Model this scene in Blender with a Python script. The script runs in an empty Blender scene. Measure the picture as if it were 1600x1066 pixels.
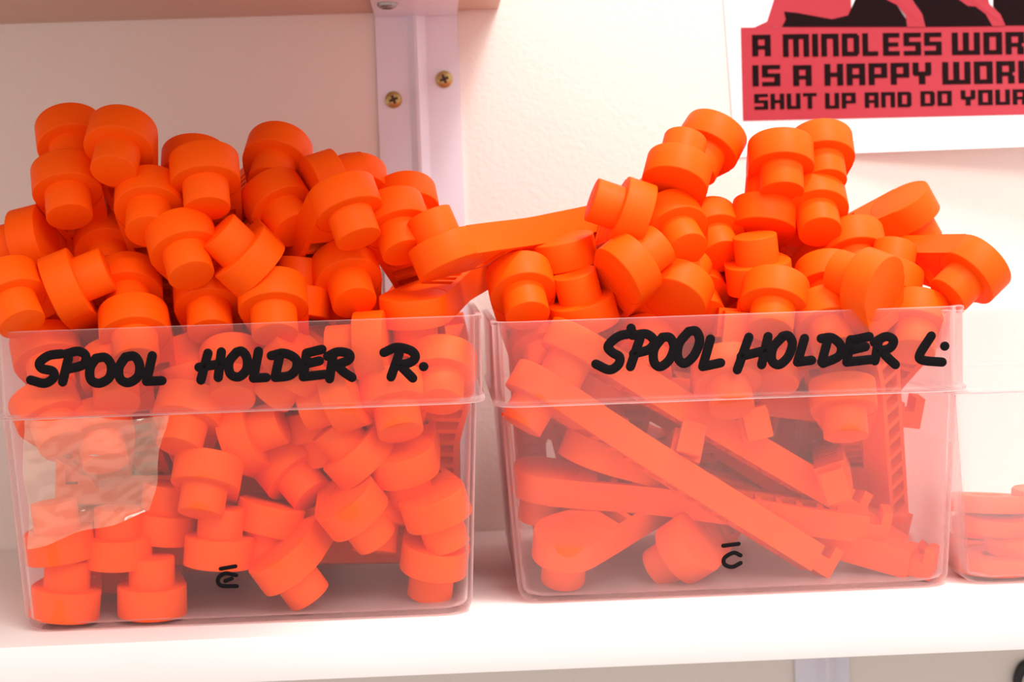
import bpy, bmesh, math, random
from mathutils import Vector, Matrix, Quaternion, noise
random.seed(7)
MM = 0.001
scene = bpy.context.scene
COL = scene.collection

# ---------------------------------------------------------------- camera
FPX = 3050.0
CAM = Vector((0.0, -679.4, 133.4))                 # millimetres
YAW, PITCH, ROLL = 0.0359, -0.0486, -0.0345
FWD = Vector((math.sin(YAW)*math.cos(PITCH), math.cos(YAW)*math.cos(PITCH), math.sin(PITCH)))
_r = Vector((math.cos(YAW), -math.sin(YAW), 0)); _u = _r.cross(FWD)
RIGHT = _r*math.cos(ROLL) + _u*math.sin(ROLL)
UP = -_r*math.sin(ROLL) + _u*math.cos(ROLL)
cd = bpy.data.cameras.new('camera'); cam = bpy.data.objects.new('camera', cd); COL.objects.link(cam)
cd.sensor_width = 36.0; cd.lens = FPX/1600*36.0; cd.clip_start = 0.02; cd.clip_end = 50
cam.matrix_world = Matrix(((RIGHT.x, UP.x, -FWD.x, CAM.x*MM), (RIGHT.y, UP.y, -FWD.y, CAM.y*MM),
                           (RIGHT.z, UP.z, -FWD.z, CAM.z*MM), (0, 0, 0, 1)))
cd.dof.use_dof = True; cd.dof.focus_distance = 0.715; cd.dof.aperture_fstop = 17.0
scene.camera = cam

# ---------------------------------------------------------------- world, lamp, exposure
w = bpy.data.worlds.new('room_light'); scene.world = w; w.use_nodes = True
w.node_tree.nodes['Background'].inputs[0].default_value = (1.0, 0.875, 0.825, 1)
w.node_tree.nodes['Background'].inputs[1].default_value = 0.95
ld = bpy.data.lights.new('ceiling_lamp_light', 'AREA'); ld.shape = 'RECTANGLE'; ld.size = 0.42; ld.size_y = 0.30
ld.energy = 21; ld.color = (1.0, 0.94, 0.88)
lo = bpy.data.objects.new('ceiling_lamp_light', ld); COL.objects.link(lo)
lo.location = (0.62, -0.42, 1.75)
lo.rotation_euler = (Vector((0.08, 0.12, 0.08)) - lo.location).to_track_quat('-Z', 'Y').to_euler()
l2 = bpy.data.lights.new('room_lamp_light', 'AREA'); l2.shape = 'RECTANGLE'; l2.size = 1.2; l2.size_y = 0.6
l2.energy = 25; l2.color = (1.0, 0.95, 0.91)
lo2 = bpy.data.objects.new('room_lamp_light', l2); COL.objects.link(lo2)
lo2.location = (0.75, -1.75, 1.65)
lo2.rotation_euler = (Vector((0.05, 0.05, 0.05)) - lo2.location).to_track_quat('-Z', 'Y').to_euler()
scene.view_settings.view_transform = 'Standard'; scene.view_settings.look = 'None'
scene.view_settings.exposure = 0.34; scene.view_settings.gamma = 1.0
scene.view_settings.use_curve_mapping = False
try:
    scene.cycles.max_bounces = 14; scene.cycles.diffuse_bounces = 6; scene.cycles.transparent_max_bounces = 24
except Exception:
    pass

# ---------------------------------------------------------------- helpers
def at(u, v, Y):
    """the point (mm) at distance plane Y seen at photo position u, v"""
    d = RIGHT*((u-800)/FPX) + UP*((533-v)/FPX) + FWD
    return CAM + d*((Y-CAM.y)/d.y)

def tag(o, label=None, cat=None, group=None, kind=None):
    for k, v in (('label', label), ('category', cat), ('group', group), ('kind', kind)):
        if v: o[k] = v
    return o

def obj(name, me, parent=None, mat=None):
    o = bpy.data.objects.new(name, me); COL.objects.link(o)
    if parent is not None: o.parent = parent
    if mat is not None and not me.materials: me.materials.append(mat)
    return o

def empty(name, loc=(0, 0, 0)):
    o = bpy.data.objects.new(name, None); COL.objects.link(o); o.empty_display_size = 0.01
    o.location = Vector(loc)*MM
    return o

def mesh(name, verts, faces, mat=None, smooth=35):
    me = bpy.data.meshes.new(name)
    me.from_pydata([Vector(v)*MM for v in verts], [], faces); me.validate()
    bm = bmesh.new(); bm.from_mesh(me); bmesh.ops.recalc_face_normals(bm, faces=bm.faces); bm.to_mesh(me); bm.free()
    if smooth:
        for p in me.polygons: p.use_smooth = True
        me.set_sharp_from_angle(angle=math.radians(smooth))
    if mat: me.materials.append(mat)
    return me

def box_mesh(name, lo_, hi_, mat, bevel=0.4, seg=2):
    bm = bmesh.new(); bmesh.ops.create_cube(bm, size=1)
    for v in bm.verts:
        v.co = Vector([(lo_[i]+hi_[i])/2 + v.co[i]*(hi_[i]-lo_[i]) for i in range(3)])
    if bevel: bmesh.ops.bevel(bm, geom=list(bm.edges), offset=bevel, segments=seg, affect='EDGES', profile=0.5)
    for v in bm.verts: v.co *= MM
    me = bpy.data.meshes.new(name); bm.to_mesh(me); bm.free()
    for p in me.polygons: p.use_smooth = True
    me.set_sharp_from_angle(angle=math.radians(40)); me.materials.append(mat)
    return me

def lathe(prof, n=48):
    vs, fs = [], []
    for r, z in prof:
        for k in range(n):
            a = 2*math.pi*k/n; vs.append((r*math.cos(a), r*math.sin(a), z))
    for i in range(len(prof)-1):
        for k in range(n):
            k2 = (k+1) % n; fs.append((i*n+k, i*n+k2, (i+1)*n+k2, (i+1)*n+k))
    fs.append(tuple(range(n))[::-1]); fs.append(tuple((len(prof)-1)*n+k for k in range(n)))
    return vs, fs

def prism(pts, faces, z0, z1):
    """extrude flat faces over 2-D points to a closed slab"""
    n = len(pts); vs = [(x, y, z0) for x, y in pts] + [(x, y, z1) for x, y in pts]
    fs = [tuple(i+n for i in f) for f in faces] + [tuple(reversed(f)) for f in faces]
    cnt = {}
    for f in faces:
        for a, b in zip(f, f[1:]+f[:1]): cnt[(a, b)] = cnt.get((a, b), 0)+1
    for (a, b) in cnt:
        if (b, a) not in cnt: fs.append((a, b, b+n, a+n))
    return vs, fs

# ---------------------------------------------------------------- materials
def nt(name):
    m = bpy.data.materials.new(name); m.use_nodes = True
    return m, m.node_tree.nodes, m.node_tree.links, m.node_tree.nodes['Principled BSDF']

def plain(name, rgb, rough=0.5, metal=0.0, spec=0.5, nscale=0, namp=0.0, bump=0.0, bscale=400, bdist=0.0003):
    m, N, L, b = nt(name)
    b.inputs['Base Color'].default_value = (*rgb, 1); b.inputs['Roughness'].default_value = rough
    b.inputs['Metallic'].default_value = metal; b.inputs['Specular IOR Level'].default_value = spec
    tc = N.new('ShaderNodeTexCoord')
    if namp:
        t = N.new('ShaderNodeTexNoise'); t.inputs['Scale'].default_value = nscale; t.inputs['Detail'].default_value = 4
        L.new(tc.outputs['Object'], t.inputs['Vector'])
        mx = N.new('ShaderNodeMix'); mx.data_type = 'RGBA'
        mx.inputs[6].default_value = (*[c*(1-namp) for c in rgb], 1); mx.inputs[7].default_value = (*[min(1, c*(1+namp)) for c in rgb], 1)
        L.new(t.outputs['Fac'], mx.inputs[0]); L.new(mx.outputs[2], b.inputs['Base Color'])
    if bump:
        t = N.new('ShaderNodeTexNoise'); t.inputs['Scale'].default_value = bscale; t.inputs['Detail'].default_value = 3
        L.new(tc.outputs['Object'], t.inputs['Vector'])
        bp = N.new('ShaderNodeBump'); bp.inputs['Strength'].default_value = bump; bp.inputs['Distance'].default_value = bdist
        L.new(t.outputs['Fac'], bp.inputs['Height']); L.new(bp.outputs['Normal'], b.inputs['Normal'])
    return m

def orange_plastic():
    m, N, L, b = nt('orange_printed_plastic')
    tc = N.new('ShaderNodeTexCoord'); mp = N.new('ShaderNodeMapping')
    mp.inputs['Scale'].default_value = (60, 60, 3200)                 # layer lines lie across the print height
    L.new(tc.outputs['Object'], mp.inputs['Vector'])
    t = N.new('ShaderNodeTexNoise'); t.inputs['Scale'].default_value = 1.0; t.inputs['Detail'].default_value = 2
    L.new(mp.outputs['Vector'], t.inputs['Vector'])
    mx = N.new('ShaderNodeMix'); mx.data_type = 'RGBA'
    mx.inputs[6].default_value = (0.95, 0.092, 0.001, 1); mx.inputs[7].default_value = (0.98, 0.112, 0.002, 1)
    L.new(t.outputs['Fac'], mx.inputs[0]); L.new(mx.outputs[2], b.inputs['Base Color'])
    bp = N.new('ShaderNodeBump'); bp.inputs['Strength'].default_value = 0.12; bp.inputs['Distance'].default_value = 0.0002
    L.new(t.outputs['Fac'], bp.inputs['Height']); L.new(bp.outputs['Normal'], b.inputs['Normal'])
    b.inputs['Roughness'].default_value = 0.5; b.inputs['Specular IOR Level'].default_value = 0.12
    return m

def frosted(name, haze, tint=(0.97, 0.93, 0.94), trans=(1.0, 0.985, 0.985)):
    """milky see-through polypropylene: part passes straight, part scatters"""
    m = bpy.data.materials.new(name); m.use_nodes = True
    N, L = m.node_tree.nodes, m.node_tree.links; N.remove(N['Principled BSDF']); out = N['Material Output']
    tr = N.new('ShaderNodeBsdfTransparent'); tr.inputs[0].default_value = (*trans, 1)
    di = N.new('ShaderNodeBsdfDiffuse'); di.inputs[0].default_value = (*tint, 1)
    tl = N.new('ShaderNodeBsdfTranslucent'); tl.inputs[0].default_value = (*tint, 1)
    m1 = N.new('ShaderNodeMixShader'); m1.inputs[0].default_value = 0.62
    L.new(di.outputs[0], m1.inputs[1]); L.new(tl.outputs[0], m1.inputs[2])
    m2 = N.new('ShaderNodeMixShader')
    tc = N.new('ShaderNodeTexCoord'); ns = N.new('ShaderNodeTexNoise'); ns.inputs['Scale'].default_value = 60; ns.inputs['Detail'].default_value = 5
    L.new(tc.outputs['Object'], ns.inputs['Vector'])
    mr = N.new('ShaderNodeMapRange'); mr.inputs[3].default_value = haze*0.85; mr.inputs[4].default_value = haze*1.15
    L.new(ns.outputs['Fac'], mr.inputs[0])
    lw = N.new('ShaderNodeLayerWeight'); lw.inputs[0].default_value = 0.5            # a slanting look passes more plastic
    pw = N.new('ShaderNodeMath'); pw.operation = 'POWER'; pw.inputs[1].default_value = 3.0; L.new(lw.outputs['Facing'], pw.inputs[0])
    ma = N.new('ShaderNodeMath'); ma.operation = 'MULTIPLY_ADD'; ma.use_clamp = True; ma.inputs[1].default_value = 0.75
    L.new(pw.outputs[0], ma.inputs[0]); L.new(mr.outputs[0], ma.inputs[2]); L.new(ma.outputs[0], m2.inputs[0])
    L.new(tr.outputs[0], m2.inputs[1]); L.new(m1.outputs[0], m2.inputs[2])
    gl = N.new('ShaderNodeBsdfGlossy'); gl.inputs['Roughness'].default_value = 0.22
    lf = N.new('ShaderNodeLayerWeight'); lf.inputs[0].default_value = 0.10
    mm = N.new('ShaderNodeMath'); mm.operation = 'MULTIPLY'; mm.inputs[1].default_value = 0.45; L.new(lf.outputs['Fresnel'], mm.inputs[0])
    m3 = N.new('ShaderNodeMixShader'); L.new(mm.outputs[0], m3.inputs[0]); L.new(m2.outputs[0], m3.inputs[1]); L.new(gl.outputs[0], m3.inputs[2])
    L.new(m3.outputs[0], out.inputs['Surface'])
    return m

def film():
    m = bpy.data.materials.new('clear_film'); m.use_nodes = True
    N, L = m.node_tree.nodes, m.node_tree.links; N.remove(N['Principled BSDF']); out = N['Material Output']
    tr = N.new('ShaderNodeBsdfTransparent'); tr.inputs[0].default_value = (0.98, 0.96, 0.92, 1)
    gl = N.new('ShaderNodeBsdfGlossy'); gl.inputs['Roughness'].default_value = 0.12; gl.inputs[0].default_value = (1, 0.95, 0.85, 1)
    di = N.new('ShaderNodeBsdfDiffuse'); di.inputs[0].default_value = (0.8, 0.68, 0.5, 1)
    ma = N.new('ShaderNodeMixShader'); ma.inputs[0].default_value = 0.20
    L.new(tr.outputs[0], ma.inputs[1]); L.new(di.outputs[0], ma.inputs[2])
    mb = N.new('ShaderNodeMixShader'); lw = N.new('ShaderNodeLayerWeight'); lw.inputs[0].default_value = 0.35
    L.new(lw.outputs['Fresnel'], mb.inputs[0]); L.new(ma.outputs[0], mb.inputs[1]); L.new(gl.outputs[0], mb.inputs[2])
    L.new(mb.outputs[0], out.inputs['Surface'])
    return m

M = dict(
    orange=orange_plastic(),
    bin=frosted('frosted_bin_plastic', 0.06), rim=frosted('frosted_rim_plastic', 0.075),
    binr=frosted('milky_bin_plastic', 0.115), rimr=frosted('milky_rim_plastic', 0.115),
    bin3=frosted('milky_far_bin_plastic', 0.20),
    film=film(),
    ink=plain('black_marker_ink', (0.004, 0.003, 0.004), 0.6, spec=0.1),
    wall=plain('painted_wall', (0.82, 0.76, 0.71), 0.75, bump=0.35, bscale=420, bdist=0.0006, nscale=6, namp=0.02),
    shelf=plain('white_melamine', (0.86, 0.83, 0.82), 0.42, nscale=30, namp=0.015, bump=0.08, bscale=900, bdist=0.0002),
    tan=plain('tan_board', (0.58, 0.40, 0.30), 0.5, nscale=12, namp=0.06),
    steel=plain('lavender_white_painted_steel', (0.76, 0.75, 0.85), 0.3, spec=0.6, nscale=40, namp=0.05),
    brass=plain('brass_screw', (0.50, 0.38, 0.14), 0.4, metal=0.7, nscale=900, namp=0.2),
    zinc=plain('zinc_screw', (0.35, 0.33, 0.33), 0.35, metal=0.9, nscale=900, namp=0.2),
    recess=plain('dark_screw_recess', (0.05, 0.02, 0.015), 0.7),
    paper=plain('white_paper', (0.90, 0.88, 0.92), 0.6, nscale=20, namp=0.01),
    red=plain('red_print', (0.41, 0.040, 0.058), 0.7, spec=0.15, nscale=25, namp=0.04),
    black=plain('black_print', (0.012, 0.005, 0.006), 0.8, spec=0.05),
    rubber=plain('black_rubber', (0.012, 0.011, 0.012), 0.5),
)

# ---------------------------------------------------------------- setting
WALL_Y = 234.0
UP_Z = 243.5
tag(obj('wall_back', box_mesh('wall_back', (-900, WALL_Y, -700), (1200, WALL_Y+60, 1100), M['wall'], 0)), kind='structure')
tag(obj('floor', box_mesh('floor', (-1800, -3200, -960), (2400, WALL_Y+60, -900), plain('grey_floor', (0.25, 0.24, 0.23), 0.6, nscale=8, namp=0.1), 0)), kind='structure')
tag(obj('display_shelf', box_mesh('display_shelf', (-620, 0, -16), (760, WALL_Y-0.3, 0), M['shelf'], 0.5)),
    'white melamine shelf board that carries the three bins', 'shelf')
XE = at(779, 14, WALL_Y).x
tag(obj('upper_shelf', box_mesh('upper_shelf', (-620, -85, UP_Z), (XE, WALL_Y-0.3, UP_Z+18), M['tan'], 0.5)),  # unseen front overhang deepened to shade the left heap and wall
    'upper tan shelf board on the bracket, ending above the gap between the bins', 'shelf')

# pressed steel shelf bracket on the wall under the upper shelf
def screw(parent, p, normal, r, mat, name='screw'):
    vs, fs = lathe([(r, 0), (r*0.97, r*0.25), (r*0.75, r*0.45), (r*0.45, r*0.5)], 24)
    s = obj(name, mesh(name, vs, fs, mat), parent)
    q = Vector(normal).to_track_quat('Z', 'Y')
    s.rotation_mode = 'QUATERNION'; s.rotation_quaternion = q; s.location = Vector(p)*MM
    a, b = r*0.16, r*0.52
    pts = [(-a, -b), (a, -b), (a, -a), (b, -a), (b, a), (a, a), (a, b), (-a, b), (-a, a), (-b, a), (-b, -a), (-a, -a)]
    vs, fs = prism(pts, [tuple(range(12))], r*0.44, r*0.53)
    c = obj('cross_recess', mesh('cross_recess', vs, fs, M['recess'], 0), s); c.rotation_euler = (0, 0, 0.35)
    return s

def bracket(name, xl, xm, xr, z_top, z_bot, label, reach, screws):
    """a folded steel strip: two wall flanges either side of a raised fold, and a leg running out under the shelf"""
    b = empty(name, ((xl+xr)/2, WALL_Y, z_bot)); o = Vector(((xl+xr)/2, WALL_Y, z_bot))
    y0 = WALL_Y-0.2
    # cross-section seen from above (x, y), left flange, fold, right flange
    sec = [(xl, y0-2.2), (xm-4.5, y0-3.4), (xm-1.5, y0-7.5), (xm, y0-8.0), (xm+1.5, y0-6.5), (xm+4, y0-2.2), (xr, y0-2.0)]
    back = [(x, y+1.8) for x, y in reversed(sec)]
    ring = sec+back; n = len(ring)
    vs = [(x-o.x, y-o.y, z_top-o.z) for x, y in ring]+[(x-o.x, y-o.y, 0) for x, y in ring]
    fs = [(i, (i+1) % n, (i+1) % n+n, i+n) for i in range(n)]
    fs += [(i, i+1, n-2-i, n-1-i) for i in range(len(sec)-1)]
    fs += [(i+n, n-1-i+n, n-2-i+n, i+1+n) for i in range(len(sec)-1)]
    obj('wall_leg', mesh('wall_leg', vs, fs, M['steel'], 30), b)
    leg = obj('shelf_leg', box_mesh('shelf_leg', (xl-o.x, -reach, z_top-2.2-o.z), (xr-o.x, -2.5, z_top-0.2-o.z), M['steel'], 0.4), b)
    for (u, v, dy, r, mt) in screws:
        p = at(u, v, y0-dy); screw(b, p-o, (0, -1, 0), r, M[mt])
    return b
pl, pm, pr = at(590, 150, WALL_Y-4), at(655, 150, WALL_Y-8), at(719, 150, WALL_Y-3)
bk = bracket('shelf_bracket', pl.x, pm.x, pr.x, UP_Z-0.2, 14, '', 150,
             [(615, 156, 2.6, 4.0, 'brass'), (694, 124, 2.1, 4.0, 'brass')])
tag(bk, 'pale painted steel bracket with two brass screws under the upper shelf', 'bracket')
p = at(605, 2, 180); screw(bk, Vector((p.x, 180, UP_Z-2.5))-Vector(((pl.x+pr.x)/2, WALL_Y, 14)), (0, 0, -1), 4.5, M['zinc'])
pl, pr = at(1243, 1050, WALL_Y-3), at(1328, 1050, WALL_Y-3)
bk2 = bracket('shelf_bracket', pl.x, at(1296, 1050, WALL_Y-8).x, pr.x, -16.2, -230, '', 130, [])
tag(bk2, 'grey steel bracket on the wall below the lower shelf', 'bracket')

# ---------------------------------------------------------------- bins
def rrect(x0, x1, y0, y1, r, n=6):
    pts = []
    for cx, cy, a0 in ((x1-r, y0+r, -90), (x1-r, y1-r, 0), (x0+r, y1-r, 90), (x0+r, y0+r, 180)):
        for k in range(n+1):
            a = math.radians(a0+90*k/n); pts.append((cx+r*math.cos(a), cy+r*math.sin(a)))
    return pts

def loft(W, D, rings):
    """rings: (z, inset, corner radius); closed at both ends"""
    vs, fs = [], []; n = None
    for z, i, r in rings:
        p = rrect(i, W-i, i, D-i, r); n = len(p); vs += [(x, y, z) for x, y in p]
    for k in range(len(rings)-1):
        for j in range(n):
            j2 = (j+1) % n; fs.append((k*n+j, k*n+j2, (k+1)*n+j2, (k+1)*n+j))
    return vs, fs, n

BW, BD, COLLAR = 176.0, 176.0, 31.0
def make_bin(x, y, H, label, mat, rim, depth=BD, width=BW):
    t = empty('storage_bin', (x, y, 0)); zc = H-COLLAR; T = 1.8; bi = 6.6
    outer = [(0.0, bi+5, 7), (0.5, bi+2.6, 8), (1.8, bi+0.9, 9.5), (4.0, bi, 10), (zc, 2.6, 10)]
    inner = [(zc, 2.6+T, 8.4), (4.5, bi+T, 8.4), (2.8, bi+T+1.4, 8), (1.8, bi+T+5, 6)]
    vs, fs, n = loft(width, depth, outer+inner)
    fs.append(tuple(range(n))[::-1]); k = (len(outer)+len(inner)-1)*n; fs.append(tuple(range(k, k+n)))
    obj('body', mesh('bin_body', vs, fs, mat, 40), t)
    # collar: stepped out, with a bead at its foot and a thicker lip on top
    ring = [(zc, 2.6, 10), (zc-0.6, 0.8, 10.5), (zc-0.2, -0.4, 11.3), (zc+0.8, -0.6, 11.5), (zc+1.8, 0.5, 11), (H-2.0, 0.1, 11), (H-1.2, -0.5, 11.5), (H-0.3, -0.4, 11.5), (H, 0.3, 11),
            (H, 1.8, 10), (H-0.6, 2.3, 9.5), (zc+1.2, 2.9, 9), (zc, 2.6+T, 8.4)]
    vs, fs, n = loft(width, depth, ring)
    obj('rim_collar', mesh('bin_rim_collar', vs, fs, rim, 40), t)
    tag(t, label, 'bin', 'frosted storage bins on the shelf')
    return t
LX, LY, LH = -161.6, 16.65, 109.2
RX, RY, RH = 18.8, 33.15, 105.7
binL = make_bin(LX, LY, LH, 'frosted bin lettered SPOOL HOLDER R, heaped with orange arms', M['bin'], M['rim'])
binR = make_bin(RX, RY, RH, 'frosted bin lettered SPOOL HOLDER L, heaped with orange arms', M['binr'], M['rimr'])
p3 = at(1519, 889, 66)
for yy in range(40, 110):
    p3 = at(1519, 889, yy)
    if p3.z >= 0: break
B3X, B3Y = p3.x-8.0, p3.y-6
bin3 = make_bin(B3X, B3Y, 104.0, 'frosted bin at the right edge, nearly empty with flat orange discs', M['bin3'], M['bin3'], depth=150)

# ---- marker lettering on the fronts: strokes in photo positions, laid on the bin's front face
def catmull(pts, n=6):
    if len(pts) < 3: return [Vector(p) for p in pts]
    P = [Vector(p) for p in pts]; P = [P[0]*2-P[1]]+P+[P[-1]*2-P[-2]]; out = []
    for i in range(1, len(P)-2):
        for k in range(n):
            t = k/n; a, b, c, d = P[i-1], P[i], P[i+1], P[i+2]
            out.append(0.5*((2*b)+(c-a)*t+(2*a-5*b+4*c-d)*t*t+(3*b-a-3*c+d)*t**3))
    out.append(P[-2]); return out

def strokes(name, lines, parent, yf, r, smooth=True):
    """each stroke a flattened round-ended ribbon; yf(z) gives the face's distance"""
    vs, fs = [], []; S = 10; o = parent.location/MM
    for ln in lines:
        pts = []
        Y = yf(60)
        for u, v in ln:
            q = at(u, v, Y); q = at(u, v, yf(q.z)); pts.append((q.x, q.z))
        c = catmull(pts) if smooth and len(pts) > 2 else [Vector(q) for q in pts]
        if len(c) == 1: c = [c[0]-Vector((0.05, 0)), c[0]+Vector((0.05, 0))]
        d0 = (c[0]-c[1]).normalized(); d1 = (c[-1]-c[-2]).normalized()
        path = [(c[0]+d0*r*math.sin(a), math.cos(a)) for a in (1.45, 1.0, 0.5)]+[(q, 1.0) for q in c]+[(c[-1]+d1*r*math.sin(a), math.cos(a)) for a in (0.5, 1.0, 1.45)]
        base = len(vs); m = len(path)
        for i, (q, s) in enumerate(path):
            a, b = path[max(0, i-1)][0], path[min(m-1, i+1)][0]
            tn = (b-a); tn = tn.normalized() if tn.length > 1e-9 else Vector((1, 0))
            nx = Vector((-tn.y, tn.x))
            for k in range(S):
                t = 2*math.pi*k/S; off = nx*(r*s*math.cos(t)); z = q.y+off.y
                vs.append((q.x+off.x-o.x, yf(z)-0.12-0.16*s*math.sin(t)-o.y, z-o.z))
        for i in range(m-1):
            for k in range(S):
                k2 = (k+1) % S; fs.append((base+i*S+k, base+i*S+k2, base+(i+1)*S+k2, base+(i+1)*S+k))
        fs.append(tuple(base+k for k in range(S))); fs.append(tuple(base+(m-1)*S+k for k in range(S)))
    return obj(name, mesh(name, vs, fs, M['ink'], 50), parent)

def face_y(y0, H):
    zc = H-COLLAR
    def f(z):
        if z >= zc: return y0+0.7-0.6*(z-zc)/COLLAR
        return y0+2.6+4.0*(zc-z)/(zc-5)
    return f
fL, fR = face_y(LY, LH), face_y(RY, RH)
WORDS_L = [
 [[(96,553),(76,556),(62,567),(66,576),(82,580),(84,590),(70,599),(48,594)], [(107,560),(98,597)], [(104,553),(122,549),(134,556),(130,570),(106,577)],
  [(150,560),(141,575),(142,593),(155,599),(171,590),(174,572),(165,559),(150,560)], [(196,558),(186,575),(188,592),(201,598),(216,588),(218,570),(210,557),(196,558)],
  [(238,556),(229,596)], [(229,596),(253,595)]],
 [[(325,552),(314,594)], [(346,550),(341,590)], [(311,574),(344,569)], [(370,550),(358,566),(360,584),(373,589),(385,578),(386,560),(378,549),(369,551)],
  [(404,549),(396,591)], [(396,591),(416,590)], [(438,552),(430,589)], [(424,556),(444,552),(462,561),(463,576),(452,587),(430,590)],
  [(479,552),(474,589)], [(479,552),(503,546)], [(477,569),(499,564)], [(474,589),(508,585)], [(520,557),(515,592)], [(512,557),(528,550),(545,553),(544,563),(520,572)], [(526,571),(538,582),(550,590)]],
 [[(600,551),(620,543),(642,548),(649,558),(640,567),(618,571)], [(624,552),(611,589)], [(624,570),(636,582),(645,591)], [(662,573)]],
]
WORDS_R = [
 [[(988,521),(966,526),(950,541),(957,551),(968,558),(966,570),(952,578),(931,569)], [(986,513),(988,524)], [(1000,529),(985,573)], [(990,524),(1010,522),(1022,533),(1014,546),(990,553)],
  [(1035,527),(1022,546),(1022,566),(1032,573),(1046,562),(1053,543),(1047,528),(1035,527)], [(1076,518),(1061,537),(1059,558),(1069,568),(1084,556),(1093,534),(1088,518),(1076,518)],
  [(1110,530),(1098,573)], [(1098,573),(1126,567)]],
 [[(1170,527),(1152,578)], [(1200,526),(1190,570)], [(1158,557),(1198,547)], [(1224,525),(1208,543),(1206,563),(1217,570),(1231,558),(1238,538),(1232,525),(1222,526)],
  [(1257,529),(1246,566)], [(1246,566),(1268,563)], [(1293,532),(1284,566)], [(1283,529),(1300,528),(1314,541),(1310,557),(1286,568)],
  [(1329,531),(1323,566)], [(1329,532),(1358,526)], [(1326,548),(1352,542)], [(1323,566),(1360,562)], [(1372,535),(1367,564)], [(1366,535),(1384,526),(1396,532),(1390,544),(1370,549)], [(1378,549),(1388,560),(1399,570)]],
 [[(1455,525),(1437,554),(1442,563),(1472,566)], [(1476,541)]],
]
for k, wd in enumerate(WORDS_L): strokes('marker_word', wd, binL, fL, 1.7)
for k, wd in enumerate(WORDS_R): strokes('marker_word', wd, binR, fR, 1.75)
strokes('marker_symbol', [[(345,889),(368,885)], [(369,899),(352,896),(341,904),(345,915),(370,916)], [(352,908),(362,904)]], binL, fL, 0.75)
strokes('marker_symbol', [[(1130,853),(1154,850)], [(1157,868),(1146,864),(1132,872),(1132,882),(1144,886),(1157,880)]], binR, fR, 0.8)

# ---- a wrinkled clear label pouch stuck on the left bin
def pouch():
    c = [(36, 655), (262, 652), (236, 800), (46, 858)]
    nx, nz = 46, 38; vs, fs = [], []; o = Vector((LX, LY, 0))
    for j in range(nz+1):
        for i in range(nx+1):
            a, b = i/nx, j/nz
            u = (c[0][0]*(1-a)+c[1][0]*a)*(1-b)+(c[3][0]*(1-a)+c[2][0]*a)*b
            v = (c[0][1]*(1-a)+c[1][1]*a)*(1-b)+(c[3][1]*(1-a)+c[2][1]*a)*b
            u += 3*math.sin(9*b+1.3); v += 3*math.sin(11*a)
            q = at(u, v, fL(50)); q = at(u, v, fL(q.z))
            d = 0.9+2.2*abs(noise.noise(Vector((a*3+b*2, b*7-a*2, 0.3))))+0.9*noise.noise(Vector((a*9, b*14+a*6, 3.1)))
            vs.append((q.x-o.x, q.y-max(0.25, d)-o.y, q.z-o.z))
    for j in range(nz):
        for i in range(nx):
            k = j*(nx+1)+i; fs.append((k, k+1, k+nx+2, k+nx+1))
    return obj('clear_label_film', mesh('clear_label_film', vs, fs, M['film'], 180), binL)
po = pouch(); po['label'] = 'wrinkled clear film label pouch'

# ---------------------------------------------------------------- the printed arms
HR, HT, PR, PL, AL = 12.7, 11.2, 8.4, 10.6, 126.0
def head_mesh():
    h = HT/2; vs, fs = lathe([(HR-0.5, -h), (HR-0.12, -h+0.15), (HR, -h+0.5), (HR, h-0.5), (HR-0.12, h-0.15), (HR-0.5, h)], 56)
    return mesh('arm_head', vs, fs, M['orange'], 50)
def peg_mesh():
    h = HT/2; vs, fs = lathe([(PR-0.4, -h-PL), (PR-0.1, -h-PL+0.12), (PR, -h-PL+0.4), (PR, -h+0.2)], 44)
    return mesh('arm_peg', vs, fs, M['orange'], 50)
def arm_mesh():
    """tapering ladder arm: solid web by the head, then two rails joined by rungs"""
    th = math.radians(80); n = 12; pts, faces = [], []
    arc = [(HR*math.cos(th-2*th*k/n), HR*math.sin(th-2*th*k/n)) for k in range(n+1)]
    def half(x):
        s = min(1, max(0, (x-2)/44.0)); s = s*s*(3-2*s)*0.35+s*0.65
        return (HR-0.2)*(1-s)+6.0*s
    xs = [20.0]; x = 20.0
    kinds = []
    while x < AL-12:
        xs.append(x+5.6); kinds.append(0); xs.append(x+5.6+2.4); kinds.append(1); x += 8.0
    xs.append(AL); kinds.append(1)
    pts += arc; R = 2.3
    st = []
    for x in xs:
        h = half(x); i = len(pts); pts += [(x, h), (x, h-R), (x, -h+R), (x, -h)]; st.append(i)
    s0 = st[0]
    faces.append(tuple(range(n, -1, -1))[::-1][::-1]+(s0, s0+1, s0+2, s0+3))
    for k in range(len(xs)-1):
        a, b = st[k], st[k+1]
        faces.append((a+1, a, b, b+1)); faces.append((a+3, a+2, b+2, b+3))
        if kinds[k]: faces.append((a+2, a+1, b+1, b+2))
    # one winding for all
    out = []
    for f in faces:
        ar = sum(pts[f[i]][0]*pts[f[(i+1) % len(f)]][1]-pts[f[(i+1) % len(f)]][0]*pts[f[i]][1] for i in range(len(f)))
        out.append(f if ar > 0 else tuple(reversed(f)))
    vs, fs = prism(pts, out, -HT/2, HT/2)
    return mesh('ladder_arm', vs, fs, M['orange'], 30)
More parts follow.
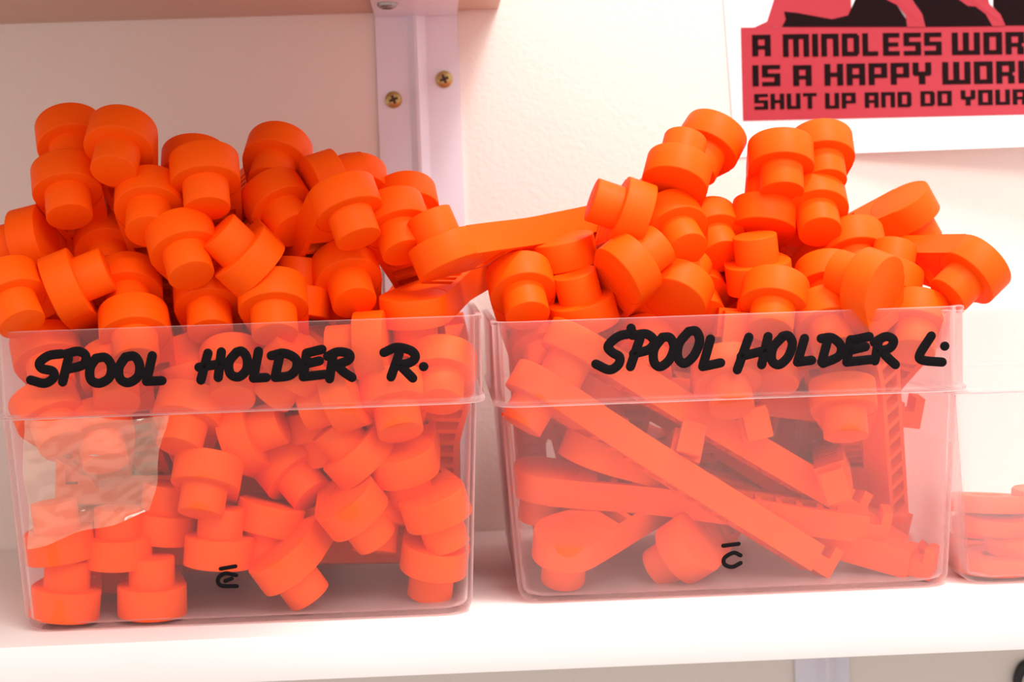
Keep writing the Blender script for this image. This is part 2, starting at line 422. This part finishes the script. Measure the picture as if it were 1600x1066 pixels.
def hook_mesh():
    h = HT/2
    pts = [(AL, -4.6), (AL+8.5, -4.6), (AL+8.5, 4.6), (AL, 4.6)]
    bm_vs, bm_fs = prism(pts, [(0, 1, 2, 3)], -h+1.2, h-3.4)
    v2, f2 = prism([(AL+4.8, -4.6), (AL+8.5, -4.6), (AL+8.5, 4.6), (AL+4.8, 4.6)], [(0, 1, 2, 3)], h-3.4, h+2.2)
    n = len(bm_vs)
    return mesh('end_hook', bm_vs+v2, bm_fs+[tuple(i+n for i in f) for f in f2], M['orange'], 30)
PARTS = [('head', head_mesh()), ('peg', peg_mesh()), ('arm', arm_mesh()), ('end_hook', hook_mesh())]

def spool_arm(mat, label, group):
    t = bpy.data.objects.new('spool_holder_arm', None); COL.objects.link(t); t.empty_display_size = 0.01
    t.matrix_world = mat
    for nm, me in PARTS:
        c = bpy.data.objects.new(nm, me); COL.objects.link(c); c.parent = t
    tag(t, label, 'printed part', group)
    return t

GL, GR = 'orange arms heaped in the left bin', 'orange arms heaped in the right bin'
# head centre x, y, z in mm, then the turn as a quaternion, then the label
POSES_L = [
 (-136, 59, 180, 0.691, -0.299, 0.155, 0.639, 'orange arm head at the far top left of the left heap, behind two others'),
 (-114.5, 41.5, 177.2, 0.676, -0.22, 0.28, 0.646, 'topmost orange arm of the left heap, round peg end facing forward'),
 (-135.9, 46.9, 162.9, 0.69, -0.251, 0.144, 0.663, 'orange arm below the top left one, peg pointing straight down'),
 (-105.1, 41.7, 155.1, 0.639, -0.264, 0.243, 0.68, 'orange arm under the topmost one of the left heap, peg down'),
 (-92.2, 74.4, 168.8, 0.676, -0.206, 0.206, 0.676, 'orange arm head half hidden behind the large middle one, left heap'),
 (-84.1, 37.6, 164.5, 0.697, -0.211, 0.146, 0.67, 'large orange arm head at top middle of the left heap, peg down'),
 (-60.2, 73, 171.2, 0.65, -0.212, 0.334, 0.649, 'orange arm tilted to the right, top of the left heap beside the bracket'),
 (-92.9, 33.2, 139.3, 0.717, -0.32, 0.094, 0.613, 'orange arm with upright peg in the middle of the left heap'),
 (-68.6, 32.3, 131.2, 0.151, 0.66, 0.646, 0.352, 'orange arm lying tilted with its peg up to the left, left heap'),
 (-60.5, 59.4, 153.1, 0.668, -0.391, 0.045, 0.632, 'shaded orange arm leaning right behind the tilted one, left heap'),
 (-41.3, 57.9, 158.7, 0.242, -0.595, -0.531, 0.552, 'orange arm on edge with its peg pointing right, left heap top'),
 (-31.3, 78.6, 159.5, 0.641, -0.233, 0.208, 0.701, 'orange arm head peeping out in front of the bracket foot'),
 (-33.4, 35.3, 151.8, 0.477, -0.232, 0.103, 0.842, 'orange arm with a big drooping peg on the right of left heap'),
 (-16.4, 48.2, 145.5, 0.684, -0.283, 0.097, 0.665, 'orange arm just right of the drooping peg, left heap'),
 (-12.2, 79.3, 151.6, 0.682, -0.282, 0.18, 0.65, 'orange arm behind, last head at right of the left heap'),
 (2.6, 35.7, 131.3, 0.158, 0.903, 0.378, 0.132, 'long orange arm bridging from left bin up to the right heap'),
 (-150, 51.3, 141.7, 0.632, 0.442, 0.451, 0.449, 'orange arm on edge at the left border, peg pointing left'),
 (-134.8, 30.7, 124.6, 0.304, -0.667, -0.478, 0.484, 'orange arm on edge with its peg pointing right, lower left heap'),
 (-154.4, 24.9, 124.2, 0.712, -0.336, 0.015, 0.616, 'orange arm cut by the left border just above the rim'),
 (-125.4, 67.3, 138.6, 0.645, -0.371, 0.245, 0.621, 'shaded orange arm deep behind the left side of the heap'),
 (-115.4, 48.9, 123.5, 0.648, -0.317, 0.249, 0.646, 'shaded orange arm above the letters OO of SPOOL, left bin'),
 (-111.7, 34.5, 109.8, 0.698, -0.269, 0.167, 0.643, 'orange arm head just at the rim above SPOOL, left bin'),
 (-86, 47.4, 118.8, 0.666, -0.249, 0.184, 0.679, 'orange arm sunk behind the rim left of HOLDER, left bin'),
 (-61, 34, 117.9, 0.697, -0.225, 0.163, 0.661, 'orange arm with thick peg just above the rim over HOLDER, left bin'),
 (-35, 53.2, 125.9, 0.648, -0.332, 0.181, 0.662, 'orange arm under the drooping peg, above the rim of the left bin'),
 (-25.9, 35.9, 98.8, 0.507, 0.539, 0.435, 0.514, 'orange arm on edge crossing the rim left of letter R'),
 (-10, 46.4, 111.2, 0.823, 0.062, -0.058, 0.561, 'orange arm lying face up at the rim, slots showing, above letter R'),
 (-120.2, 40.8, 93.2, 0.676, -0.301, 0.199, 0.642, 'orange arm behind the word SPOOL in the left bin'),
 (-77.1, 41.8, 93.2, 0.675, -0.262, 0.239, 0.647, 'orange arm behind the first letters of HOLDER in the left bin'),
 (-53.3, 32.3, 93.2, 0.718, 0.309, 0.184, 0.596, 'slanting orange arm behind the letters LDE of the left bin'),
 (-145.9, 45.5, 100.7, 0.685, -0.297, 0.113, 0.655, 'orange arm in the upper left corner of the left bin'),
 (-93.1, 37.2, 78.1, 0.664, -0.1, 0.271, 0.69, 'orange arm to the right of the clear film pouch, peg down'),
 (-75.3, 43.4, 67, 0.368, -0.696, -0.398, 0.471, 'orange arm on edge below HOLDER in the left bin, peg right'),
 (-60, 59.4, 53.2, 0.765, -0.366, -0.139, 0.511, 'orange arm leaning right in the middle of the left bin'),
 (-32.5, 42.9, 57.2, 0.149, 0.746, 0.573, 0.306, 'orange arm with its peg up to the left, right half of left bin'),
 (-36, 33.1, 80.8, 0.589, 0.496, 0.323, 0.55, 'orange arm on edge just under letters DER of the left bin'),
 (-18.4, 35.2, 80.9, 0.651, -0.23, 0.14, 0.71, 'orange arm under the letter R of the left bin'),
 (-0.2, 41.3, 89.9, 0.671, -0.214, 0.264, 0.659, 'orange arm in the upper right corner of the left bin'),
 (-16, 42.6, 54.7, 0.762, 0.054, -0.166, 0.623, 'orange arm face up at the right wall of left bin, upper one'),
 (-4.7, 38.2, 38.3, 0.653, -0.038, -0.164, 0.738, 'orange arm face up at the right wall of left bin, lower one'),
 (-35.4, 35.6, 39.5, 0.668, -0.094, -0.307, 0.672, 'orange arm leaning right above the bottom row of the left bin'),
 (-60.6, 37.3, 19.8, 0.84, -0.039, -0.287, 0.458, 'orange arm leaning right in the bottom row of the left bin'),
 (-26.6, 55, 35.9, 0.611, -0.035, 0.129, 0.78, 'orange arm standing on its peg, bottom row, second from right'),
 (-5.6, 47.2, 18.5, 0.67, 0.145, -0.038, 0.727, 'orange arm standing on its peg in the bottom right corner, left bin'),
 (-107.5, 51.9, 33.3, 0.069, -0.782, -0.618, 0.049, 'orange arm with its peg up, right of the film pouch foot'),
 (-122.4, 41.6, 26.1, 0.035, -0.718, -0.696, -0.002, 'orange arm lying flat under the film pouch, peg up'),
 (-110.3, 40.6, 7.6, 0.032, -0.671, -0.741, -0.009, 'orange arm flat on the bin floor, second from left'),
 (-142.5, 36.2, 29.9, 0.015, 0.708, 0.705, 0.044, 'orange arm flat under the pouch at the left wall, upper one'),
 (-141.5, 37.4, 8.5, 0.052, -0.694, -0.717, 0.033, 'orange arm flat on the bin floor in the left corner'),
 (-85.2, 41.2, 24.6, 0.039, -0.729, -0.683, 0.034, 'orange arm with its peg up behind the small marker sign, left bin'),
 (-87.4, 35.7, 54.7, 0.691, -0.078, 0.192, 0.693, 'orange arm standing on its peg left of the small marker sign'),
 (-127.5, 42, 72.7, 0.641, -0.257, 0.11, 0.715, 'orange arm behind the upper part of the clear film pouch'),
 (-144.6, 35.1, 80.2, 0.683, -0.323, 0.023, 0.655, 'orange arm at the left wall above the clear film pouch'),
 (-67.2, 52, 34.6, 0.722, 0.082, 0.112, 0.677, 'orange arm buried in the dark behind the front pieces of the left bin'),
 (-47.1, 55.7, 69.6, 0.757, -0.071, -0.082, 0.644, 'orange arm buried in the dark behind the front pieces of the left bin'),
 (-92.4, 55.8, 89.2, 0.101, 0.659, 0.742, 0.077, 'orange arm buried in the dark behind the front pieces of the left bin'),
 (-53.7, 56, 115.3, 0.001, -0.7, -0.709, 0.09, 'orange arm buried in the dark behind the front pieces of the left bin'),
 (-130.9, 82.3, 19.6, 0.992, -0.099, 0.018, 0.071, 'orange arm lying crosswise, deep at the back of the left bin'),
 (-17.5, 92.1, 37.6, 0.056, -0.021, -0.11, -0.992, 'orange arm lying crosswise, deep at the back of the left bin'),
 (-144, 88.7, 61.9, 0.991, -0.131, -0.004, 0.003, 'orange arm lying crosswise, deep at the back of the left bin'),
 (-15.2, 70.9, 81.9, 0.178, -0.029, 0.121, 0.976, 'orange arm lying crosswise, deep at the back of the left bin'),
 (-135.6, 145.8, 56.7, 0.992, -0.114, -0.039, -0.03, 'orange arm lying crosswise, deep at the back of the left bin'),
]
POSES_R = [
 (30.6, 59.2, 119.2, 0.663, -0.289, 0.203, 0.66, 'orange arm at the left end of the right heap, peg down'),
 (47.9, 70, 130.4, 0.465, -0.037, -0.119, 0.877, 'orange arm pointing left at the left slope of the right heap'),
 (54.4, 60.9, 107.3, 0.005, -0.69, -0.703, -0.169, 'orange arm with its peg up, left slope of the right heap'),
 (73, 52.5, 144.2, 0.435, 0.488, 0.661, 0.369, 'orange arm with its peg pointing left, meeting the bridging arm'),
 (70.4, 46.6, 123.6, 0.168, -0.665, -0.574, 0.447, 'orange arm with round face forward and peg up to the right'),
 (89.1, 63.7, 140, 0.673, -0.385, 0.161, 0.611, 'orange arm leaning right in the middle of the right heap'),
 (106.1, 82.8, 137.2, 0.606, -0.333, 0.233, 0.683, 'orange arm tucked behind the leaning one in the right heap'),
 (108.3, 83.9, 171.9, 0.579, 0.056, 0.344, 0.737, 'topmost orange arm left of the poster, its long arm sloping down left'),
 (91.6, 61.4, 158.7, 0.091, 0.711, 0.637, -0.283, 'orange arm with broad underside below the topmost one, right heap'),
 (99.2, 79.9, 112.6, 0.631, -0.376, 0.266, 0.624, 'orange arm just above letters OL of SPOOL, right bin'),
 (90.3, 58.5, 114.1, 0.018, 0.56, 0.731, -0.389, 'orange arm above the letter P of SPOOL, right bin'),
 (133.8, 75.2, 164.8, 0.676, -0.135, 0.192, 0.698, 'orange arm under the poster with its peg straight down'),
 (152.1, 87.5, 167.4, 0.668, -0.195, 0.225, 0.683, 'orange arm nearest below the poster text, behind its neighbour'),
 (147.5, 80.7, 146.5, 0.625, -0.238, 0.275, 0.69, 'orange arm below the two under the poster, peg down'),
 (127.4, 79.6, 141.4, 0.077, 0.715, 0.67, -0.182, 'shaded orange arm in the core of the right heap'),
 (122.4, 65.3, 118.5, 0.024, -0.694, -0.712, -0.105, 'orange arm with its peg up in the centre of the right heap'),
 (125.7, 50.8, 111.4, 0.636, -0.113, 0.301, 0.701, 'orange arm just above the letter H of HOLDER, right bin'),
 (162.4, 81.6, 129.4, 0.428, -0.145, 0.267, 0.851, 'orange arm with broad rim right of centre in the right heap'),
 (187.9, 100.5, 142.6, 0.153, -0.235, -0.166, 0.945, 'orange arm sticking up right with open slots showing'),
 (149.4, 67.8, 116.3, 0.669, -0.201, 0.261, 0.666, 'orange arm above the letters LD of HOLDER, right bin'),
 (172, 63.3, 114.1, 0.024, 0.613, 0.749, -0.251, 'shaded orange arm below the slotted one, right heap'),
 (202.6, 52.9, 118.6, 0.46, 0.283, 0.339, 0.771, 'orange arm overhanging the right end of the right heap'),
 (159.5, 36.4, 114.8, 0.579, 0.497, 0.644, -0.057, 'orange arm standing on edge beside the overhanging one'),
 (145.2, 51.2, 103.4, 0.688, -0.253, 0.197, 0.65, 'orange arm head at the rim above the letter D, right bin'),
 (179.9, 54.7, 101, 0.661, -0.127, 0.305, 0.674, 'orange arm head at the rim above the letter L, right bin'),
 (36.7, 49.2, 79.6, 0.951, -0.076, 0.287, 0.091, 'long orange arm slanting from upper left to lower right behind the front'),
 (50.5, 49.3, 95.2, 0.953, -0.052, 0.269, 0.126, 'long orange arm slanting parallel above the other long one, right bin'),
 (56.2, 72.5, 80.9, 0.992, 0.082, 0.081, 0.054, 'nearly level orange arm under the word HOLDER, right bin'),
 (56.7, 65.2, 53.9, 0.07, -0.96, -0.198, 0.185, 'orange arm with its peg up at left of the right bin'),
 (37.7, 74.4, 41.9, 0.99, 0.113, 0.081, -0.036, 'orange arm lying level at the left wall of the right bin'),
 (44.1, 53.2, 20.3, 0.922, 0.201, -0.027, 0.33, 'teardrop orange arm face up in the bottom left of right bin'),
 (91.5, 62.6, 15.1, 0.741, 0.437, 0.201, 0.469, 'orange arm left of the small marker sign on the right bin'),
 (77.1, 164.8, 49.4, 0.941, 0.048, 0.127, -0.311, 'orange arm with its square hook end showing, uppermost of three'),
 (77.8, 118.1, 74.7, 0.937, 0.106, 0.256, -0.213, 'orange arm with its square hook end showing, middle of three'),
 (70.7, 119.1, 35.9, 0.957, 0.089, 0.095, -0.258, 'orange arm with its square hook end showing, lowest of three'),
 (39, 71, 96.8, 0.717, -0.258, 0.208, 0.613, 'orange arm behind the rim left of SPOOL, right bin'),
 (79.2, 72.6, 93.8, 0.646, -0.229, 0.256, 0.682, 'orange arm behind the first O of SPOOL, right bin'),
 (106.5, 50.8, 83.3, 0.644, -0.217, 0.213, 0.702, 'orange arm behind the gap between SPOOL and HOLDER'),
 (128.4, 65.8, 90.1, 0.673, -0.184, 0.271, 0.663, 'orange arm behind the letter O of HOLDER, right bin'),
 (150.6, 51.5, 72.5, 0.77, -0.154, 0.141, 0.603, 'orange arm behind the letters ER of HOLDER, right bin'),
 (164.2, 117.3, 31.8, 0.326, 0.061, 0.091, 0.939, 'orange arm buried in the dark behind the front pieces of the right bin'),
 (158.6, 71.8, 83.7, 0.713, -0.086, -0.06, 0.693, 'orange arm buried in the dark behind the front pieces of the right bin'),
 (87.7, 180.4, 25.1, 0.695, -0.185, 0.012, -0.695, 'orange arm turned end forward, deep at the back of the right bin'),
 (121.8, 183.2, 68.7, 0.691, 0.087, -0.053, -0.716, 'orange arm turned end forward, deep at the back of the right bin'),
 (170.2, 180.1, 49.9, 0.123, -0.627, 0.763, -0.092, 'orange arm turned end forward, deep at the back of the right bin'),
 (114, 183.1, 96.9, 0.055, 0.696, -0.715, -0.032, 'orange arm turned end forward, deep at the back of the right bin'),
 (170.8, 131.1, 72.8, 0.186, 0.042, 0.109, 0.976, 'orange arm lying crosswise, deep at the back of the right bin'),
 (47.2, 129.3, 20.4, 0.966, -0.113, -0.035, 0.228, 'orange arm lying crosswise, deep at the back of the right bin'),
]
for poses, grp in ((POSES_L, GL), (POSES_R, GR)):
    for x, y, z, qw, qx, qy, qz, lb in poses:
        spool_arm(Matrix.Translation(Vector((x, y, z))*MM) @ Quaternion((qw, qx, qy, qz)).normalized().to_matrix().to_4x4(), lb, grp)

# ---------------------------------------------------------------- flat discs in the right-hand bin
vs, fs = lathe([(15.4, -3.2), (16, -2.6), (16, 2.6), (15.4, 3.2), (6.5, 3.2), (6.0, 2.6), (6.0, 1.2)], 40)
disc_me = mesh('flat_disc', vs, fs, M['orange'], 45)
DISCS = [(24, 28, 5.4, 0.05, 0.0, 'orange flat disc on the floor of the right-hand bin, left corner'),
         (58, 27, 5.6, -0.04, 0.05, 'orange flat disc on the floor of the right-hand bin, second along'),
         (92, 30, 5.5, 0.0, 0.04, 'orange flat disc on the floor of the right-hand bin, third along'),
         (36, 30, 12.6, 0.10, -0.05, 'orange flat disc in the second layer of the right-hand bin, left one'),
         (70, 32, 12.8, -0.06, 0.05, 'orange flat disc in the second layer of the right-hand bin, right one'),
         (26, 36, 20.0, 0.12, 0.08, 'orange flat disc in the third layer of the right-hand bin, left one'),
         (56, 32, 20.4, -0.08, 0.02, 'orange flat disc in the third layer of the right-hand bin, right one'),
         (48, 34, 27.8, 0.04, 0.10, 'topmost orange flat disc in the right-hand bin'),
         (84, 34, 20.2, 0.05, -0.06, 'orange flat disc in the third layer of the right-hand bin, beyond the right one'),
         (22, 34, 27.4, -0.06, 0.06, 'orange flat disc on top of the stack at the left wall, right-hand bin'),
         (82, 36, 27.6, 0.05, 0.03, 'orange flat disc on top of the stack, rightmost, right-hand bin'),
         (34, 70, 13.0, 0.05, 0.03, 'orange flat disc in the second layer at the back of right-hand bin'),
         (26, 66, 5.6, 0.0, 0.0, 'orange flat disc at the back of the right-hand bin, left'),
         (62, 68, 5.6, 0.0, 0.0, 'orange flat disc at the back of the right-hand bin, right')]
for dx, dy, z, rx, ry, lb in DISCS:
    d = empty('flat_disc', (B3X+dx, B3Y+dy, z)); d.rotation_euler = (rx, ry, 0)
    obj('ring', disc_me, d); tag(d, lb, 'disc', 'flat orange discs in the right-hand bin')
    # raised hub in the middle of each
    if 'hub_me' not in globals():
        hv, hf = lathe([(5.9, -3.0), (5.9, 1.2), (5.2, 1.8), (2.4, 1.8)], 24); hub_me = mesh('disc_hub', hv, hf, M['orange'], 45)
    obj('hub', hub_me, d)

# ---------------------------------------------------------------- poster
PW = at(1149, 246, WALL_Y-1.0)
poster = empty('paper_poster', (PW.x, WALL_Y, PW.z))
PO = Vector((PW.x, WALL_Y, PW.z))
def lift(x, z):
    """how far the sheet stands off the wall: its bottom edge curls out to the right"""
    h = max(0.0, 1-(z-PO.z)/70.0); s = max(0.0, (x-PO.x-30))/110.0
    return 0.6+16*min(1.3, s)*h*h
def onposter(u, v, off=0.0):
    q = at(u, v, WALL_Y-2)
    for _ in range(3): q = at(u, v, WALL_Y-lift(q.x, q.z)-off)
    return q
def sheet():
    vs, fs = [], []; nx, nz = 44, 60; wd, ht = 215.0, 290.0
    for s in (0, 0.15):
        for j in range(nz+1):
            for i in range(nx+1):
                z = PO.z+ht*(j/nz)**1.3; x = PO.x+wd*i/nx-0.045*(z-PO.z)
                z += 0.0  # the sheet hangs level
                vs.append((x-PO.x, -lift(x, z)+s, z-PO.z))
    n = (nx+1)*(nz+1)
    for j in range(nz):
        for i in range(nx):
            k = j*(nx+1)+i; f = (k, k+1, k+nx+2, k+nx+1); fs.append(f); fs.append(tuple(i_+n for i_ in reversed(f)))
    return obj('paper_sheet', mesh('paper_sheet', vs, fs, M['paper'], 180), poster)
sheet()
def print_poly(name, polys, mat, off, parent=poster, div=1):
    """flat printed areas: photo-position polygons laid on the sheet"""
    vs, fs = [], []
    for pg in polys:
        b = len(vs)
        for u, v in pg:
            q = onposter(u, v, off); vs.append(tuple(q-PO))
        fs.append(tuple(range(b, b+len(pg))))
    return obj(name, mesh(name, vs, fs, mat, 0), parent)
def grid_quad(c, nx, ny):
    out = []
    def P(a, b):
        return tuple((c[0][k]*(1-a)+c[1][k]*a)*(1-b)+(c[3][k]*(1-a)+c[2][k]*a)*b for k in (0, 1))
    for i in range(nx):
        for j in range(ny):
            out.append([P(i/nx, j/ny), P((i+1)/nx, j/ny), P((i+1)/nx, (j+1)/ny), P(i/nx, (j+1)/ny)])
    return out
print_poly('red_panel', grid_quad([(1157.5,43), (1830,36), (1836,174), (1161,189)], 40, 14), M['red'], 0.25)
# block letters, drawn on a 4 x 6 grid as bars (x0, y0, x1, y1), y from the top
G = {
 'A': [(0,0,4,1.3),(0,1.2,1.3,6),(2.7,1.2,4,6),(1.2,3,2.8,4.1)], 'M': [(0,0,6,1.3),(0,1.2,1.3,6),(2.35,1.2,3.65,6),(4.7,1.2,6,6)],
 'I': [(0,0,1.35,6)], 'N': [(0,0,4,1.3),(0,1.2,1.3,6),(2.7,1.2,4,6)], 'D': [(0,0,3.6,1.2),(0,1.1,1.3,6),(2.7,0.5,4,5.5),(1.2,4.8,3.6,6)],
 'L': [(0,0,1.3,6),(1.2,4.8,3.6,6)], 'E': [(0,0,1.3,6),(1.2,0,3.8,1.2),(1.2,2.5,3.5,3.6),(1.2,4.8,3.8,6)],
 'S': [(0,0,4,1.2),(0,1.1,1.3,3.5),(1.2,2.4,4,3.5),(2.7,3.4,4,6),(0,4.8,2.8,6)], 'W': [(0,0,1.3,6),(2.35,0,3.65,6),(4.7,0,6,6),(1.2,4.8,4.8,6)],
 'O': [(0,0,4,1.2),(0,1.1,1.3,6),(2.7,1.1,4,6),(1.2,4.8,2.8,6)], 'R': [(0,0,4,1.2),(0,1.1,1.3,6),(2.7,1.1,4,3.0),(1.2,2.9,3.5,4.0),(2.5,3.9,3.9,6)],
 'K': [(0,0,1.3,6),(1.2,2.4,2.8,3.6),(2.6,0,3.9,2.7),(2.6,3.3,3.9,6)], 'H': [(0,0,1.3,6),(2.7,0,4,6),(1.2,2.4,2.8,3.6)],
 'P': [(0,0,4,1.2),(0,1.1,1.3,6),(2.7,1.1,4,4.1),(1.2,3.0,2.8,4.1)], 'Y': [(0,0,1.3,3.4),(2.7,0,4,3.4),(0.3,2.5,3.7,3.7),(1.3,3.6,2.7,6)],
 'U': [(0,0,1.3,6),(2.7,0,4,6),(1.2,4.8,2.8,6)], 'T': [(0,0,4,1.2),(1.35,1.1,2.65,6)],
}
def text_line(words, slope, x_ref):
    """words: (text, u0, u1, v_top, v_bottom); each word one printed part"""
    for text, u0, u1, vt, vb in words:
        adv = [(6 if ch in 'MW' else 1.35 if ch == 'I' else 4) for ch in text]
        tot = sum(adv)+0.72*(len(text)-1); k = (u1-u0)/tot; x = 0; polys = []
        for ch, aw in zip(text, adv):
            for a, b, c, d in G[ch]:
                q = []
                for gx, gy in ((a, b), (c, b), (c, d), (a, d)):
                    u = u0+(x+gx)*k; q.append((u+0.02*(gy/6)*(vb-vt), vt+(vb-vt)*gy/6+slope*(u-u0)))
                polys.append(q)
            x += aw+0.72
        print_poly('printed_word', polys, M['black'], 0.45)
text_line([('A',1175,1204,54.5,88), ('MINDLESS',1223,1471,53.5,89), ('WORKER',1487,1704,51,86)], -0.012, 0)
text_line([('IS',1175.5,1219,102,135), ('A',1239,1268,102,134.5), ('HAPPY',1288,1455,100,134), ('WORKER',1472,1690,97,132)], -0.016, 0)
text_line([('SHUT',1178.5,1276,147,171.5), ('UP',1289,1337,145.5,170), ('AND',1351,1424,144.5,168.5), ('DO',1438,1487,142.5,166), ('YOUR',1501,1605,141,165)], -0.018, 0)
# plain stand-in picture above the lettering: black masses parted by red bands
print_poly('red_shape', [[(1196,42),(1206,10),(1222,-40),(1330,-60),(1330,42)], [(1157.5,43.5),(1178,43),(1202,32),(1206,43)]], M['red'], 0.3)
print_poly('black_shape', [[(1222,42),(1228,30),(1225,18),(1245,20),(1300,30),(1325,24),(1336,0),(1340,-60),(1392,-60),(1400,6),(1416,30),(1417,42)],
                           [(1446,42),(1440,20),(1426,0),(1416,-60),(1505,-60),(1510,5),(1524,9),(1540,18),(1549,32),(1552,41)],
                           [(1570,40),(1564,25),(1552,10),(1552,-60),(1800,-60),(1800,38)]], M['black'], 0.45)
print_poly('red_band', [[(1386,0),(1402,8),(1415,24),(1418,42),(1446,42),(1441,22),(1428,4),(1418,-20),(1384,-20)],
                        [(1498,0),(1508,9),(1524,10),(1540,22),(1551,41),(1571,40),(1563,22),(1546,6),(1540,-20),(1496,-20)]], M['red'], 0.6)
tag(poster, 'white paper poster with black block lettering on a red panel', 'poster')

# ---------------------------------------------------------------- black cable end below the shelf, lower right corner
def cable():
    c = at(1612, 1072, WALL_Y-8); vs, fs = [], []; n, S = 40, 12
    for i in range(n):
        a = 2*math.pi*i/n
        for k in range(S):
            t = 2*math.pi*k/S; r = 5.2+2.2*math.cos(t)
            vs.append((r*math.cos(a), 2.2*math.sin(t), r*math.sin(a)*1.6))
    for i in range(n):
        for k in range(S):
            fs.append((i*S+k, i*S+(k+1) % S, ((i+1) % n)*S+(k+1) % S, ((i+1) % n)*S+k))
    t = obj('cable_loop', mesh('cable_loop', vs, fs, M['rubber'], 180)); t.location = Vector((c.x, WALL_Y-2.4, c.z))*MM
    tag(t, 'black cable loop on the wall under the shelf, lower right corner', 'cable')
cable()
